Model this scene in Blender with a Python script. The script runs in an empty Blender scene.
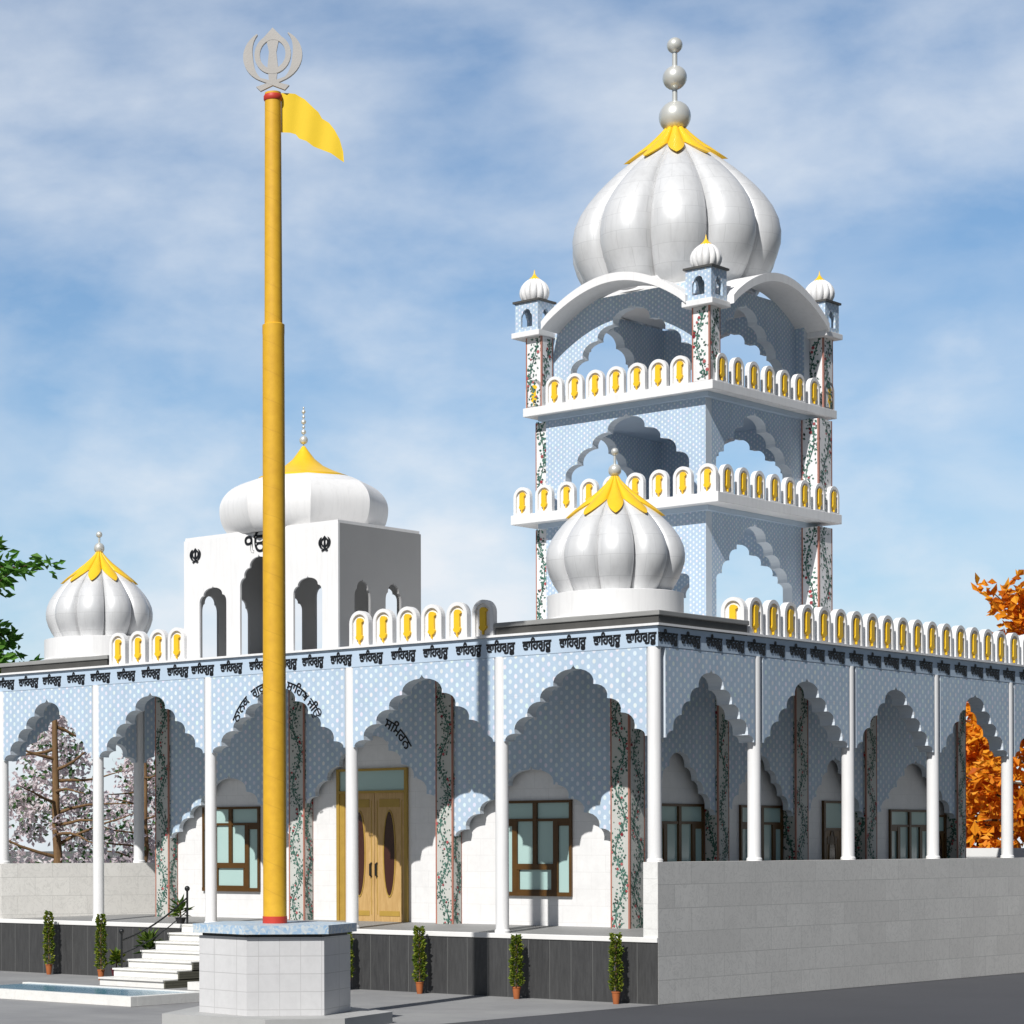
import bpy, bmesh, math, random
from mathutils import Vector, Matrix
from mathutils.geometry import tessellate_polygon
random.seed(11)
R_ = math.radians
sc = bpy.context.scene
COL = sc.collection
D = 1.12            # veranda floor level
ZT = 6.34           # roof level
PSI, EL = R_(12.5), R_(43)
TOSUN = Vector((math.sin(PSI)*math.cos(EL), -math.cos(PSI)*math.cos(EL), math.sin(EL)))

# ------------------------------------------------------------------ node helpers
class NT:
    def __init__(s, name):
        s.m = bpy.data.materials.new(name); s.m.use_nodes = True
        s.t = s.m.node_tree; s.b = s.t.nodes['Principled BSDF']
    def n(s, typ, **kw):
        n = s.t.nodes.new(typ)
        for k, v in kw.items():
            if k.startswith('i_'):
                key = k[2:]; key = int(key) if key.isdigit() else key.replace('_', ' ')
                if hasattr(v, 'links') or isinstance(v, bpy.types.NodeSocket): s.t.links.new(v, n.inputs[key])
                else: n.inputs[key].default_value = v
            else: setattr(n, k, v)
        return n
    def math(s, op, a, b=None, c=None):
        n = s.t.nodes.new('ShaderNodeMath'); n.operation = op
        for i, v in enumerate((a, b, c)):
            if v is None: continue
            if isinstance(v, bpy.types.NodeSocket): s.t.links.new(v, n.inputs[i])
            else: n.inputs[i].default_value = v
        return n.outputs[0]
    def mix(s, fac, a, b, typ='MIX'):
        n = s.t.nodes.new('ShaderNodeMix'); n.data_type = 'RGBA'; n.blend_type = typ
        for i, v in ((0, fac), (6, a), (7, b)):
            if isinstance(v, bpy.types.NodeSocket): s.t.links.new(v, n.inputs[i])
            else: n.inputs[i].default_value = (*v, 1) if isinstance(v, tuple) and len(v) == 3 else v
        return n.outputs[2]
    def ramp(s, fac, *stops):
        n = s.t.nodes.new('ShaderNodeValToRGB'); s.t.links.new(fac, n.inputs[0])
        e = n.color_ramp.elements
        while len(e) < len(stops): e.new(.5)
        for q, (p, c) in zip(e, stops):
            q.position = p; q.color = (c, c, c, 1) if not isinstance(c, tuple) else (*c, 1)
        return n.outputs[0]
    def obj(s): return s.n('ShaderNodeTexCoord').outputs['Object']
    def uvz(s):
        """wall coordinates: along the wall (x+y), height, 0"""
        x = s.n('ShaderNodeSeparateXYZ', i_0=s.obj())
        u = s.math('ADD', x.outputs[0], x.outputs[1])
        c = s.n('ShaderNodeCombineXYZ', i_0=u, i_1=x.outputs[2])
        return u, x.outputs[2], c.outputs[0]
    def noise(s, scale, detail=4, rough=.55, vec=None, dist=0):
        n = s.n('ShaderNodeTexNoise'); n.inputs['Scale'].default_value = scale; n.inputs['Detail'].default_value = detail
        n.inputs['Roughness'].default_value = rough; n.inputs['Distortion'].default_value = dist
        s.t.links.new(vec if vec is not None else s.obj(), n.inputs['Vector'])
        return n.outputs[0]
    def set(s, col=None, rough=None, metal=None, bump=None, bstr=.2, bdist=.01, spec=None):
        def put(k, v):
            if v is None: return
            if isinstance(v, bpy.types.NodeSocket): s.t.links.new(v, s.b.inputs[k])
            else: s.b.inputs[k].default_value = (*v, 1) if isinstance(v, tuple) else v
        put('Base Color', col); put('Roughness', rough); put('Metallic', metal); put('Specular IOR Level', spec)
        if bump is not None:
            b = s.n('ShaderNodeBump', i_Height=bump); b.inputs['Strength'].default_value = bstr; b.inputs['Distance'].default_value = bdist
            s.t.links.new(b.outputs[0], s.b.inputs['Normal'])
        return s.m

def plain(name, col, rough=.6, var=.12, scale=3.0, metal=0, spec=.4, streak=0):
    t = NT(name); f = t.noise(scale, 6, .6)
    c2 = tuple(v*(1-var) for v in col)
    fine = t.noise(scale*14, 3, .6)
    c = t.mix(t.ramp(f, (.35, 0.0), (.7, 1.0)), col, c2)
    c = t.mix(t.math('MULTIPLY', fine, var*.8), c, tuple(v*.6 for v in col))
    if streak:
        mp = t.n('ShaderNodeMapping', i_Vector=t.obj()); mp.inputs['Scale'].default_value = (5, 5, .4)
        c = t.mix(t.ramp(t.noise(2.4, 6, .65, mp.outputs[0]), (.48, 0.0), (.85, streak)), c, tuple(v*.62 for v in col))
    return t.set(c, rough, metal, spec=spec, bump=fine, bstr=.06)

def m_dots(name='dotted_blue_tile', k=1.0, ca=(.445, .555, .67), cb=(.40, .51, .63)):
    t = NT(name)
    u, v, _ = t.uvz()
    P, Q, RAD = .232*k, .176*k, .047*k
    def lat(o):
        a = t.math('ADD', t.math('DIVIDE', u, P), o); b = t.math('ADD', t.math('DIVIDE', v, Q), o)
        fa = t.math('MULTIPLY', t.math('SUBTRACT', t.math('FRACT', a), .5), P*1.15)
        fb = t.math('MULTIPLY', t.math('SUBTRACT', t.math('FRACT', b), .5), Q*.95)
        dd = t.math('SQRT', t.math('ADD', t.math('MULTIPLY', fa, fa), t.math('MULTIPLY', fb, fb)))
        ia, ib = t.math('FLOOR', a), t.math('FLOOR', b)
        w = t.n('ShaderNodeTexWhiteNoise', noise_dimensions='3D', i_0=t.n('ShaderNodeCombineXYZ', i_0=ia, i_1=ib, i_2=o).outputs[0])
        return dd, w.outputs['Color']
    d1, c1 = lat(0.0); d2, c2 = lat(.5)
    less = t.math('LESS_THAN', d1, d2)
    dd = t.math('MINIMUM', d1, d2)
    hue = t.mix(less, c2, c1)
    mask = t.ramp(t.math('DIVIDE', dd, RAD), (.62, 1.0), (1.0, 0.0))
    base = t.mix(t.ramp(t.noise(1.2, 5), (.3, 0.0), (.7, 1.0)), ca, cb)
    # faint diamond joints between the dots
    dia = t.math('ABSOLUTE', t.math('SUBTRACT', t.math('FRACT', t.math('ADD', t.math('DIVIDE', u, P), t.math('DIVIDE', v, Q))), .5))
    base = t.mix(t.ramp(dia, (.0, .22), (.07, 0.0)), base, (.52, .62, .73))
    dot = t.mix(.10, (.71, .76, .80), hue)
    c = t.mix(mask, base, dot)
    mp = t.n('ShaderNodeMapping', i_Vector=t.obj()); mp.inputs['Scale'].default_value = (3, 3, .5)
    c = t.mix(t.ramp(t.noise(2.2, 7, .65, mp.outputs[0]), (.45, 0.0), (.85, .4)), c, (.27, .34, .42))
    ju = t.math('ABSOLUTE', t.math('SUBTRACT', t.math('FRACT', t.math('DIVIDE', u, P*3)), .5)); jv = t.math('ABSOLUTE', t.math('SUBTRACT', t.math('FRACT', t.math('DIVIDE', v, Q*4)), .5))
    c = t.mix(t.ramp(t.math('MINIMUM', ju, jv), (.0, .30), (.012, 0.0)), c, (.30, .38, .47))
    return t.set(c, .42, spec=.4)

def m_tiles(name, c1, c2, mort, w, h, ms=.006, rough=.4, vein=0, veincol=(.5, .48, .45), off=.5):
    t = NT(name); u, v, vec = t.uvz()
    br = t.n('ShaderNodeTexBrick', offset=off, i_Vector=vec, i_Color1=(*c1, 1), i_Color2=(*c2, 1), i_Mortar=(*mort, 1))
    br.inputs['Scale'].default_value = 1; br.inputs['Mortar Size'].default_value = ms
    br.inputs['Brick Width'].default_value = w; br.inputs['Row Height'].default_value = h; br.inputs['Bias'].default_value = -.1
    c = br.outputs[0]
    st = t.ramp(t.noise(.7, 7, .62), (.35, 0.0), (.75, .6))
    c = t.mix(st, c, tuple(x*.82 for x in c1))
    mp = t.n('ShaderNodeMapping', i_Vector=t.obj()); mp.inputs['Scale'].default_value = (2.2, 2.2, .3)
    c = t.mix(t.ramp(t.noise(3, 6, .65, mp.outputs[0]), (.5, 0.0), (.85, .3)), c, tuple(x*.7 for x in c1))
    gr = t.noise(9, 6, .7)
    c = t.mix(t.ramp(gr, (.42, 0.0), (.72, .28)), c, tuple(x*.74 for x in c1))
    if vein:
        wv = t.noise(3.0, 5, .6, dist=2.5)
        vm = t.ramp(t.math('ABSOLUTE', t.math('SUBTRACT', wv, .5)), (.0, vein), (.035, 0.0))
        c = t.mix(vm, c, veincol)
    return t.set(c, rough, bump=br.outputs['Fac'], bstr=.25, bdist=-.004)

def m_slate():
    t = NT('dark_slate_cladding'); u, v, vec = t.uvz()
    br = t.n('ShaderNodeTexBrick', offset=0, i_Vector=vec, i_Color1=(.030, .030, .031, 1), i_Color2=(.042, .042, .042, 1), i_Mortar=(.13, .13, .125, 1))
    br.inputs['Scale'].default_value = 1; br.inputs['Mortar Size'].default_value = .006
    br.inputs['Brick Width'].default_value = .44; br.inputs['Row Height'].default_value = 3
    st = t.n('ShaderNodeMapping', i_Vector=t.obj()); st.inputs['Scale'].default_value = (9, 9, 1.1)
    s2 = t.noise(2.2, 7, .7, st.outputs[0])
    c = t.mix(t.ramp(s2, (.35, 0.0), (.75, .7)), br.outputs[0], (.075, .075, .075))
    return t.set(c, .55, bump=s2, bstr=.4, bdist=.01)

def m_dome():
    t = NT('white_marble_dome')
    x = t.n('ShaderNodeSeparateXYZ', i_0=t.obj())
    a = t.math('ARCTAN2', x.outputs[1], x.outputs[0])
    vec = t.n('ShaderNodeCombineXYZ', i_0=t.math('MULTIPLY', a, 1.9), i_1=x.outputs[2]).outputs[0]
    br = t.n('ShaderNodeTexBrick', offset=.5, i_Vector=vec, i_Color1=(.67, .675, .68, 1), i_Color2=(.64, .645, .65, 1), i_Mortar=(.55, .555, .56, 1))
    br.inputs['Scale'].default_value = 1; br.inputs['Mortar Size'].default_value = .006
    br.inputs['Brick Width'].default_value = .5; br.inputs['Row Height'].default_value = .36
    c = t.mix(t.ramp(t.noise(1.3, 7, .6), (.4, 0.0), (.8, .45)), br.outputs[0], (.53, .53, .53))
    mp = t.n('ShaderNodeMapping', i_Vector=t.obj()); mp.inputs['Scale'].default_value = (3.5, 3.5, .35)
    c = t.mix(t.ramp(t.noise(2.6, 6, .65, mp.outputs[0]), (.45, 0.0), (.8, .35)), c, (.42, .42, .42))
    return t.set(c, .42, .16, spec=.35)

def m_floor(name, col, rough=.8, scale=.5, var=.35):
    t = NT(name)
    a = t.noise(scale, 8, .6); b = t.noise(scale*40, 4, .6)
    c = t.mix(t.ramp(a, (.3, 0.0), (.7, 1.0)), col, tuple(x*(1-var) for x in col))
    c = t.mix(t.math('MULTIPLY', t.ramp(b, (.4, 0.0), (.7, 1.0)), .35), c, tuple(x*.7 for x in col))
    return t.set(c, rough, bump=b, bstr=.25, bdist=.004)

def m_paving():
    t = NT('concrete_paving')
    br = t.n('ShaderNodeTexBrick', offset=.5, i_Vector=t.obj(), i_Color1=(.31, .31, .305, 1), i_Color2=(.29, .29, .29, 1), i_Mortar=(.24, .24, .24, 1))
    br.inputs['Scale'].default_value = 1; br.inputs['Mortar Size'].default_value = .007
    br.inputs['Brick Width'].default_value = 1.2; br.inputs['Row Height'].default_value = .6
    a = t.noise(.45, 8, .62); b = t.noise(25, 4, .6)
    c = t.mix(t.ramp(a, (.38, 0.0), (.66, .9)), br.outputs[0], (.205, .205, .21))
    c = t.mix(t.math('MULTIPLY', b, .3), c, (.15, .15, .15))
    return t.set(c, .8, bump=b, bstr=.2, bdist=.003)

def m_wood():
    t = NT('varnished_door_wood')
    mp = t.n('ShaderNodeMapping', i_Vector=t.obj()); mp.inputs['Scale'].default_value = (6, 6, .7)
    f = t.noise(3, 6, .6, mp.outputs[0], 1.2)
    return t.set(t.mix(t.ramp(f, (.3, 0.0), (.7, 1.0)), (.56, .37, .155), (.42, .25, .09)), .35)

def m_leaf(name, a, b, c, rough=.55, trans=.0):
    t = NT(name)
    g = t.n('ShaderNodeObjectInfo')
    geo = t.n('ShaderNodeNewGeometry')
    r = geo.outputs['Random Per Island']
    col = t.mix(t.ramp(r, (.0, 0.0), (.5, 1.0)), a, b)
    col = t.mix(t.ramp(r, (.55, 0.0), (.95, 1.0)), col, c)
    m = t.set(col, rough, spec=.25)
    if trans:
        tr = t.n('ShaderNodeBsdfTranslucent', i_0=col); mx = t.n('ShaderNodeMixShader'); mx.inputs[0].default_value = trans
        t.t.links.new(t.b.outputs[0], mx.inputs[1]); t.t.links.new(tr.outputs[0], mx.inputs[2])
        t.t.links.new(mx.outputs[0], t.t.nodes['Material Output'].inputs['Surface'])
    return m

def m_bark(name, a, b):
    t = NT(name)
    mp = t.n('ShaderNodeMapping', i_Vector=t.obj()); mp.inputs['Scale'].default_value = (5, 5, 1)
    f = t.noise(3, 6, .7, mp.outputs[0])
    return t.set(t.mix(t.ramp(f, (.35, 0.0), (.65, 1.0)), a, b), .85, bump=f, bstr=.6, bdist=.02)

def m_wrap():
    t = NT('mustard_cloth_wrap'); x = t.n('ShaderNodeSeparateXYZ', i_0=t.obj())
    a = t.math('DIVIDE', t.math('ARCTAN2', x.outputs[1], x.outputs[0]), 6.2832)
    ph = t.math('FRACT', t.math('ADD', t.math('MULTIPLY', x.outputs[2], 2.3), t.math('ADD', a, t.math('MULTIPLY', t.noise(1.2, 3), .25))))
    seam = t.ramp(ph, (.0, 1.0), (.06, 0.0)); f = t.noise(7, 5, .6)
    c = t.mix(t.ramp(f, (.35, 0.0), (.7, 1.0)), (.70, .40, .022), (.62, .34, .018))
    c = t.mix(t.math('MULTIPLY', seam, .35), c, (.42, .21, .01))
    return t.set(c, .6, bump=t.math('ADD', ph, t.math('MULTIPLY', f, .5)), bstr=.25, bdist=.008)

def m_water():
    t = NT('pool_water'); f = t.noise(5, 3, .5)
    return t.set((.045, .20, .32), .16, bump=f, bstr=.1, bdist=.02, spec=.3)

def m_glass():
    t = NT('teal_window_glass'); f = t.noise(.8, 3, .5)
    return t.set(t.mix(f, (.33, .49, .47), (.44, .58, .54)), .12, spec=.6)

def m_capstone():
    t = NT('blue_mosaic_cap')
    v = t.n('ShaderNodeTexVoronoi', i_Vector=t.obj()); v.inputs['Scale'].default_value = 26
    c = t.mix(t.n('ShaderNodeSeparateColor', i_0=v.outputs['Color']).outputs[0], (.30, .46, .64), (.62, .66, .66))
    return t.set(c, .4)

M = dict(
    dots=m_dots(), dots_small=m_dots('fine_dotted_blue_tile', .62, (.43, .545, .67), (.39, .50, .63)), white=plain('white_paint', (.79, .785, .78), .5, .05, 1.5, streak=.35),
    tile=m_tiles('white_wall_tile', (.80, .79, .78), (.785, .775, .765), (.66, .65, .635), .62, .31, .004, .35),
    stone=m_tiles('grey_stone_block', (.78, .76, .715), (.68, .66, .62), (.50, .49, .46), 1.05, .40, .006, .6, .45, (.47, .46, .43)),
    stone_end=m_tiles('pale_stone_end', (.78, .775, .75), (.76, .755, .73), (.6, .6, .58), .6, .42, .006, .5, .25),
    slate=m_slate(), dome=m_dome(), paving=m_paving(),
    asphalt=m_floor('asphalt', (.064, .066, .074), .85, .35, .18),
    earth=m_floor('pale_ground', (.13, .13, .115), .9, .1),
    deck=m_floor('veranda_stone', (.27, .27, .265), .6, .8, .15),
    deckedge=plain('white_edge_stone', (.78, .77, .75), .5, .06, 2),
    step=m_tiles('white_marble_step', (.80, .79, .755), (.785, .775, .74), (.69, .68, .65), 3, 3, .002, .4, .2),
    stepside=m_tiles('olive_layered_stone', (.13, .125, .09), (.10, .10, .072), (.04, .04, .03), 1.4, .05, .008, .7),
    coping=plain('dark_coping', (.085, .083, .078), .55, .3, 2),
    lip=plain('grey_coping_top', (.30, .30, .29), .6, .15, 2),
    frieze=plain('pale_blue_frieze', (.47, .575, .69), .45, .08, 1.2),
    reveal=plain('pale_arch_reveal', (.62, .68, .74), .5, .08, 2),
    shaded_render=plain('shaded_side_render', (.31, .31, .31), .6, .06, 1.2),  # pavilion side and back walls: their shade is put into this darker colour
    ink=plain('black_lettering', (.008, .009, .012), .5, 0, 1),
    gold=plain('yellow_gold_paint', (.86, .53, .025), .36, .10, 4),
    poleyel=m_wrap(),
    flag=plain('yellow_flag_cloth', (.85, .58, .03), .75, .05, 3),
    red=plain('red_band', (.55, .05, .03), .5, .1, 4),
    silver=plain('silver_metal', (.74, .74, .69), .30, .06, 3, .45),
    steel=plain('brushed_steel', (.36, .345, .325), .45, .06, 3, .35),
    pedestal=m_tiles('white_pedestal_tile', (.64, .635, .635), (.615, .61, .61), (.44, .435, .43), .44, .262, .006, .35, off=0),
    podium=plain('pale_podium_stone', (.42, .42, .41), .6, .12, 2),
    cap=m_capstone(),
    vine_bg=plain('white_panel_paint', (.52, .525, .49), .5, .08, 2),
    vine=m_leaf('painted_green_leaf', (.025, .085, .06), (.09, .20, .16), (.035, .045, .04), .5),
    flower=m_leaf('painted_red_flower', (.34, .03, .04), (.4, .12, .12), (.2, .02, .03), .5),
    border=plain('rust_red_border', (.42, .17, .12), .5, .15, 3),
    frame=plain('brown_window_frame', (.095, .045, .010), .38, .2, 4),
    wood=m_wood(), wood_dark=plain('dark_door_wood', (.20, .11, .04), .4, .2, 5), oval=plain('dark_oval_glass', (.05, .018, .014), .12, .1, 2, 0, .6), glass=m_glass(), water=m_water(),
    goldtrim=plain('gold_door_trim', (.42, .27, .055), .35, .12, 5),
    terracotta=plain('terracotta', (.40, .12, .035), .75, .2, 8), maroon=plain('maroon_glaze', (.09, .012, .02), .35, .1, 5),
    darkpot=plain('dark_pot', (.02, .02, .022), .5, .1, 5), iron=plain('black_iron', (.012, .013, .014), .4, .05, 5),
    topiary=m_leaf('topiary_leaf', (.06, .12, .012), (.16, .23, .025), (.36, .38, .05), trans=.3),
    broad=m_leaf('broad_leaf', (.05, .11, .015), (.10, .17, .025), (.17, .24, .04), trans=.3),
    green=m_leaf('fresh_green_leaf', (.05, .16, .018), (.09, .25, .03), (.14, .30, .05), trans=.4),
    orange=m_leaf('autumn_leaf', (.85, .28, .010), (.95, .45, .03), (.62, .14, .008), trans=.45),
    blossom=m_leaf('pale_blossom', (.90, .80, .82), (.74, .64, .66), (.92, .90, .90), .7, trans=.5),
    blossom_green=m_leaf('spring_green_leaf', (.05, .16, .05), (.09, .20, .06), (.16, .27, .12), trans=.4),
    bark=m_bark('brown_bark', (.12, .065, .028), (.20, .115, .045)), barkdark=m_bark('dark_bark', (.05, .03, .015), (.10, .055, .025)),
    greywhite=plain('white_render', (.74, .735, .72), .6, .05, 1),
)

# ------------------------------------------------------------------ mesh builder
class MB:
    def __init__(s): s.v = []; s.f = []; s.mi = []
    def add(s, vs, fs, m=0):
        o = len(s.v); s.v += [tuple(v) for v in vs]; s.f += [tuple(i+o for i in f) for f in fs]; s.mi += [m]*len(fs)
        return s
    def box(s, x0, x1, y0, y1, z0, z1, m=0):
        v = [(x, y, z) for z in (z0, z1) for y in (y0, y1) for x in (x0, x1)]
        return s.add(v, [(0, 2, 3, 1), (4, 5, 7, 6), (0, 1, 5, 4), (2, 6, 7, 3), (0, 4, 6, 2), (1, 3, 7, 5)], m)
    def prism(s, poly, fn, a, b, m=0, mside=None, holes=()):
        """polygon (u, w) swept from depth a to depth b; fn(u, w, depth) gives the point; holes are inner loops"""
        loops = [list(poly)] + [list(h) for h in holes]
        tess = tessellate_polygon([[Vector((p[0], p[1], 0)) for p in l] for l in loops])
        flat = [p for l in loops for p in l]; n = len(flat)
        vs = [fn(u, w, a) for u, w in flat] + [fn(u, w, b) for u, w in flat]
        fs = [tuple(t) for t in tess] + [tuple(i+n for i in reversed(t)) for t in tess]
        s.add(vs, fs, m)
        base = 0; side = []
        vs2 = []; 
        for l in loops:
            k = len(l)
            for i in range(k):
                j = (i+1) % k
                q = len(vs2)
                vs2 += [fn(*l[i], a), fn(*l[j], a), fn(*l[j], b), fn(*l[i], b)]
                side.append((q, q+1, q+2, q+3))
        s.add(vs2, side, m if mside is None else mside)
        return s
    def lathe(s, prof, c=(0, 0, 0), seg=24, m=0, rfun=None, cap=True, a0=0, smoothjoin=True):
        vs, fs = [], []
        for (r, z) in prof:
            for k in range(seg):
                a = a0+2*math.pi*k/seg
                q = r*(rfun(a) if rfun else 1)
                vs.append((c[0]+q*math.cos(a), c[1]+q*math.sin(a), c[2]+z))
        for i in range(len(prof)-1):
            for k in range(seg):
                k2 = (k+1) % seg
                fs.append((i*seg+k, i*seg+k2, (i+1)*seg+k2, (i+1)*seg+k))
        if cap:
            fs.append(tuple(reversed(range(seg)))); fs.append(tuple((len(prof)-1)*seg+k for k in range(seg)))
        return s.add(vs, fs, m)
    def sphere(s, c, r, seg=20, m=0):
        n = 12
        return s.lathe([(max(1e-4, r*math.sin(math.pi*i/n)), -r*math.cos(math.pi*i/n)) for i in range(n+1)], c, seg, m, cap=False)
    def tube(s, pts, rad, seg=7, m=0):
        pts = [Vector(p) for p in pts]; n = len(pts)
        rad = rad if isinstance(rad, (list, tuple)) else [rad]*n
        vs, fs = [], []
        for i, p in enumerate(pts):
            t = (pts[min(i+1, n-1)]-pts[max(i-1, 0)]).normalized()
            a = t.orthogonal().normalized() if i == 0 else (a - t*a.dot(t)).normalized()
            b = t.cross(a)
            for k in range(seg):
                g = 2*math.pi*k/seg
                vs.append(p+(a*math.cos(g)+b*math.sin(g))*rad[i])
        for i in range(n-1):
            for k in range(seg):
                fs.append((i*seg+k, i*seg+(k+1) % seg, (i+1)*seg+(k+1) % seg, (i+1)*seg+k))
        fs.append(tuple(reversed(range(seg)))); fs.append(tuple((n-1)*seg+k for k in range(seg)))
        return s.add(vs, fs, m)
    def leaf(s, p, l, w, nrm=None, up=None, m=0):
        """small pointed folded leaf of two quads"""
        d = up or Vector((random.gauss(0, 1), random.gauss(0, 1), random.gauss(0, 1)))
        d = d.normalized(); q = (nrm or Vector((random.gauss(0, 1), random.gauss(0, 1), random.gauss(0, 1)))).cross(d)
        if q.length < 1e-3: q = d.orthogonal()
        q.normalize(); k = d.cross(q)*w*.25
        p = Vector(p)
        return s.add([p, p+d*l*.45+q*w*.5+k, p+d*l, p+d*l*.45-q*w*.5+k, p+d*l*.45-k], [(0, 4, 2, 1), (0, 3, 2, 4)], m)
    def build(s, name, mats, parent=None, smooth=0, origin=None, bevel=0):
        mats = [mats] if not isinstance(mats, (list, tuple)) else mats
        o = Vector(origin) if origin is not None else (abs_loc(parent) if parent else Vector())
        me = bpy.data.meshes.new(name)
        me.from_pydata([Vector(v)-o for v in s.v], [], s.f)
        for mt in mats: me.materials.append(mt)
        me.polygons.foreach_set('material_index', s.mi)
        bm = bmesh.new(); bm.from_mesh(me)
        if smooth: bmesh.ops.remove_doubles(bm, verts=bm.verts, dist=1e-5)
        bmesh.ops.recalc_face_normals(bm, faces=bm.faces)
        if smooth:
            for f in bm.faces: f.smooth = True
            for e in bm.edges:
                e.smooth = not (len(e.link_faces) == 2 and e.calc_face_angle(0) > R_(smooth))
        bm.to_mesh(me); bm.free()
        ob = bpy.data.objects.new(name, me); COL.objects.link(ob)
        if parent: ob.parent = parent; ob.location = o-abs_loc(parent)
        else: ob.location = o
        if bevel:
            b = ob.modifiers.new('soft_edges', 'BEVEL'); b.width = bevel; b.segments = 2; b.limit_method = 'ANGLE'
        return ob

def abs_loc(o):
    v = Vector(o.location)
    while o.parent: o = o.parent; v += Vector(o.location)
    return v
def tag(o, label=None, cat=None, group=None, kind=None):
    for k, v in (('label', label), ('category', cat), ('group', group), ('kind', kind)):
        if v: o[k] = v
    return o
def thing(name, loc, label, cat, group=None, kind=None):
    o = bpy.data.objects.new(name, None); COL.objects.link(o); o.location = loc; o.empty_display_size = .2
    return tag(o, label, cat, group, kind)
def copy_tree(o, parent=None):
    c = o.copy(); COL.objects.link(c); c.parent = parent
    for ch in list(o.children): copy_tree(ch, c)
    return c

FY = lambda u, w, d: (u, d, w)       # wall facing -Y
FX = lambda u, w, d: (d, u, w)       # wall facing +X

def text_mesh(body, size, depth=.012, weight=0.0):
    cu = bpy.data.curves.new('lettering_curve', 'FONT'); cu.body = body; cu.size = size; cu.extrude = depth/2; cu.offset = weight
    cu.align_x = 'CENTER'; cu.resolution_u = 3
    o = bpy.data.objects.new('lettering_source', cu); COL.objects.link(o)
    bpy.context.view_layer.update()
    me = bpy.data.meshes.new_from_object(o.evaluated_get(bpy.context.evaluated_depsgraph_get()))
    vs = [v.co.copy() for v in me.vertices]; fs = [tuple(p.vertices) for p in me.polygons]
    bpy.data.objects.remove(o); bpy.data.curves.remove(cu); bpy.data.meshes.remove(me)
    return vs, fs

WORD = '\u0A35\u0A3E\u0A3F\u0A39\u0A17\u0A41\u0A30\u0A42'

# ------------------------------------------------------------------ cusped arches
def arch_pts(hw, rise, lobes=4, cx=0.0, z0=0.0, seg=6):
    """many-lobed arch from left springing to right springing"""
    if lobes == 4:
        fx = [.143, .19, .19, .19, .287]; fz = [.10, .225, .20, .20, .275]
    elif lobes == 3:
        fx = [.2, .25, .25, .30]; fz = [.20, .27, .23, .30]
    elif lobes == 2:
        fx = [.22, .30, .48]; fz = [.30, .30, .40]
    else:
        fx = [.3, .7]; fz = [.45, .55]
    pts = [(-hw, 0.0)]; x, z = -hw, 0.0
    for i in range(len(fx)-1):
        dx, dz = fx[i]*hw, fz[i]*rise
        for k in range(1, seg+1):
            t = math.pi/2*k/seg
            bul = -.035*hw*math.sin(2*t)*(.6 if i else .2)
            pts.append((x+dx*(1-math.cos(t))+bul, z+dz*math.sin(t)))
        x += dx; z += dz
    dx, dz = -x, rise-z
    for k in range(1, seg+1):
        t = math.pi/2*k/seg*.96
        pts.append((x+dx*.94*(1-math.cos(t))-.02*hw*math.sin(2*t), z+dz*.80*math.sin(t)))
    pts.append((-.012*hw, z+dz*.90)); pts.append((0, rise))
    pts += [(-a, b) for a, b in reversed(pts[:-1])]
    return [(cx+a, z0+b) for a, b in pts]
def arch_panel(xa, xb, zs, zt, rise, lobes=4, margin=.05, hw=None):
    cx = (xa+xb)/2; hw = hw or (xb-xa)/2-margin
    return [(xa, zt), (xa, zs)]+arch_pts(hw, rise, lobes, cx, zs)+[(xb, zs), (xb, zt)]

# ================================================================== GROUND
g = MB(); g.add([(-900, -900, -.012), (900, -900, -.012), (900, 900, -.012), (-900, 900, -.012)], [(0, 1, 2, 3)])
tag(g.build('ground', M['earth']), kind='structure')
g = MB(); g.box(-30, 0, -40, 18, -.2, 0)
tag(g.build('forecourt', M['paving']), kind='structure')
g = MB(); g.add([(0.0, -60, -.006), (16, -60, -.006), (16, 60, -.006), (0.0, 60, -.006)], [(0, 1, 2, 3)])
tag(g.build('road', M['asphalt']), kind='structure')

# ================================================================== MAIN BUILDING
B = thing('gurdwara_building', (-8, 1, 0), 'long pale blue gurdwara hall with scalloped arcades, white columns and two ribbed corner domes', 'building')
XC = [-16.38, -13.47, -10.31, -6.72, -3.30, -.18]       # front columns
YC = [.2, 3.36, 6.73, 10.12, 13.40, 16.60]              # right columns
XI, YI = -1.97, 2.20                                    # outer corner of the inner arcade
WI, WX = 2.48, -2.27                                    # faces of the inner white walls
XL = -13.75                                             # left end of the inner block
YEND = 15.35
ZA, ZSP, RISE = 5.985, 4.50, 1.27
LP = Vector((-16.38, .2, 0)); LA = R_(66.7); LD = Vector((math.cos(LA), math.sin(LA), 0)); LN = Vector((LD.y, -LD.x, 0))
FL = lambda u, w, d: tuple(LP+LD*u-LN*d+Vector((0, 0, w)))     # oblique left side; d into the outside
LT = [0.0, 3.15, 6.1]

# plinth
p = MB(); p.box(-18.6, -.29, 0.0, .9, 0, D-.09, 0); p.box(-18.6, -.29, .9, 2.4, 0, D-.1, 0)
p.box(-.2899, -.002, 0.0005, .011, .001, D-.09, 0)
pl = p.build('plinth', M['slate'], B)
p = MB(); p.box(-18.6, -.002, -.02, .10, D-.088, D-.002); p.build('deck_edge', M['deckedge'], pl, bevel=.008)
p = MB()
p.add([(-18.5, .10, D-.005), (-.002, .10, D-.005), (-.002, 16.9, D+.05), (-18.5, 16.9, D+.05), (-18.5, 2.6, D+.055), (-.3, 2.6, D+.055)], [(0, 1, 5, 4), (4, 5, 2, 3)])
p.build('veranda_floor', M['deck'], B)

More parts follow.
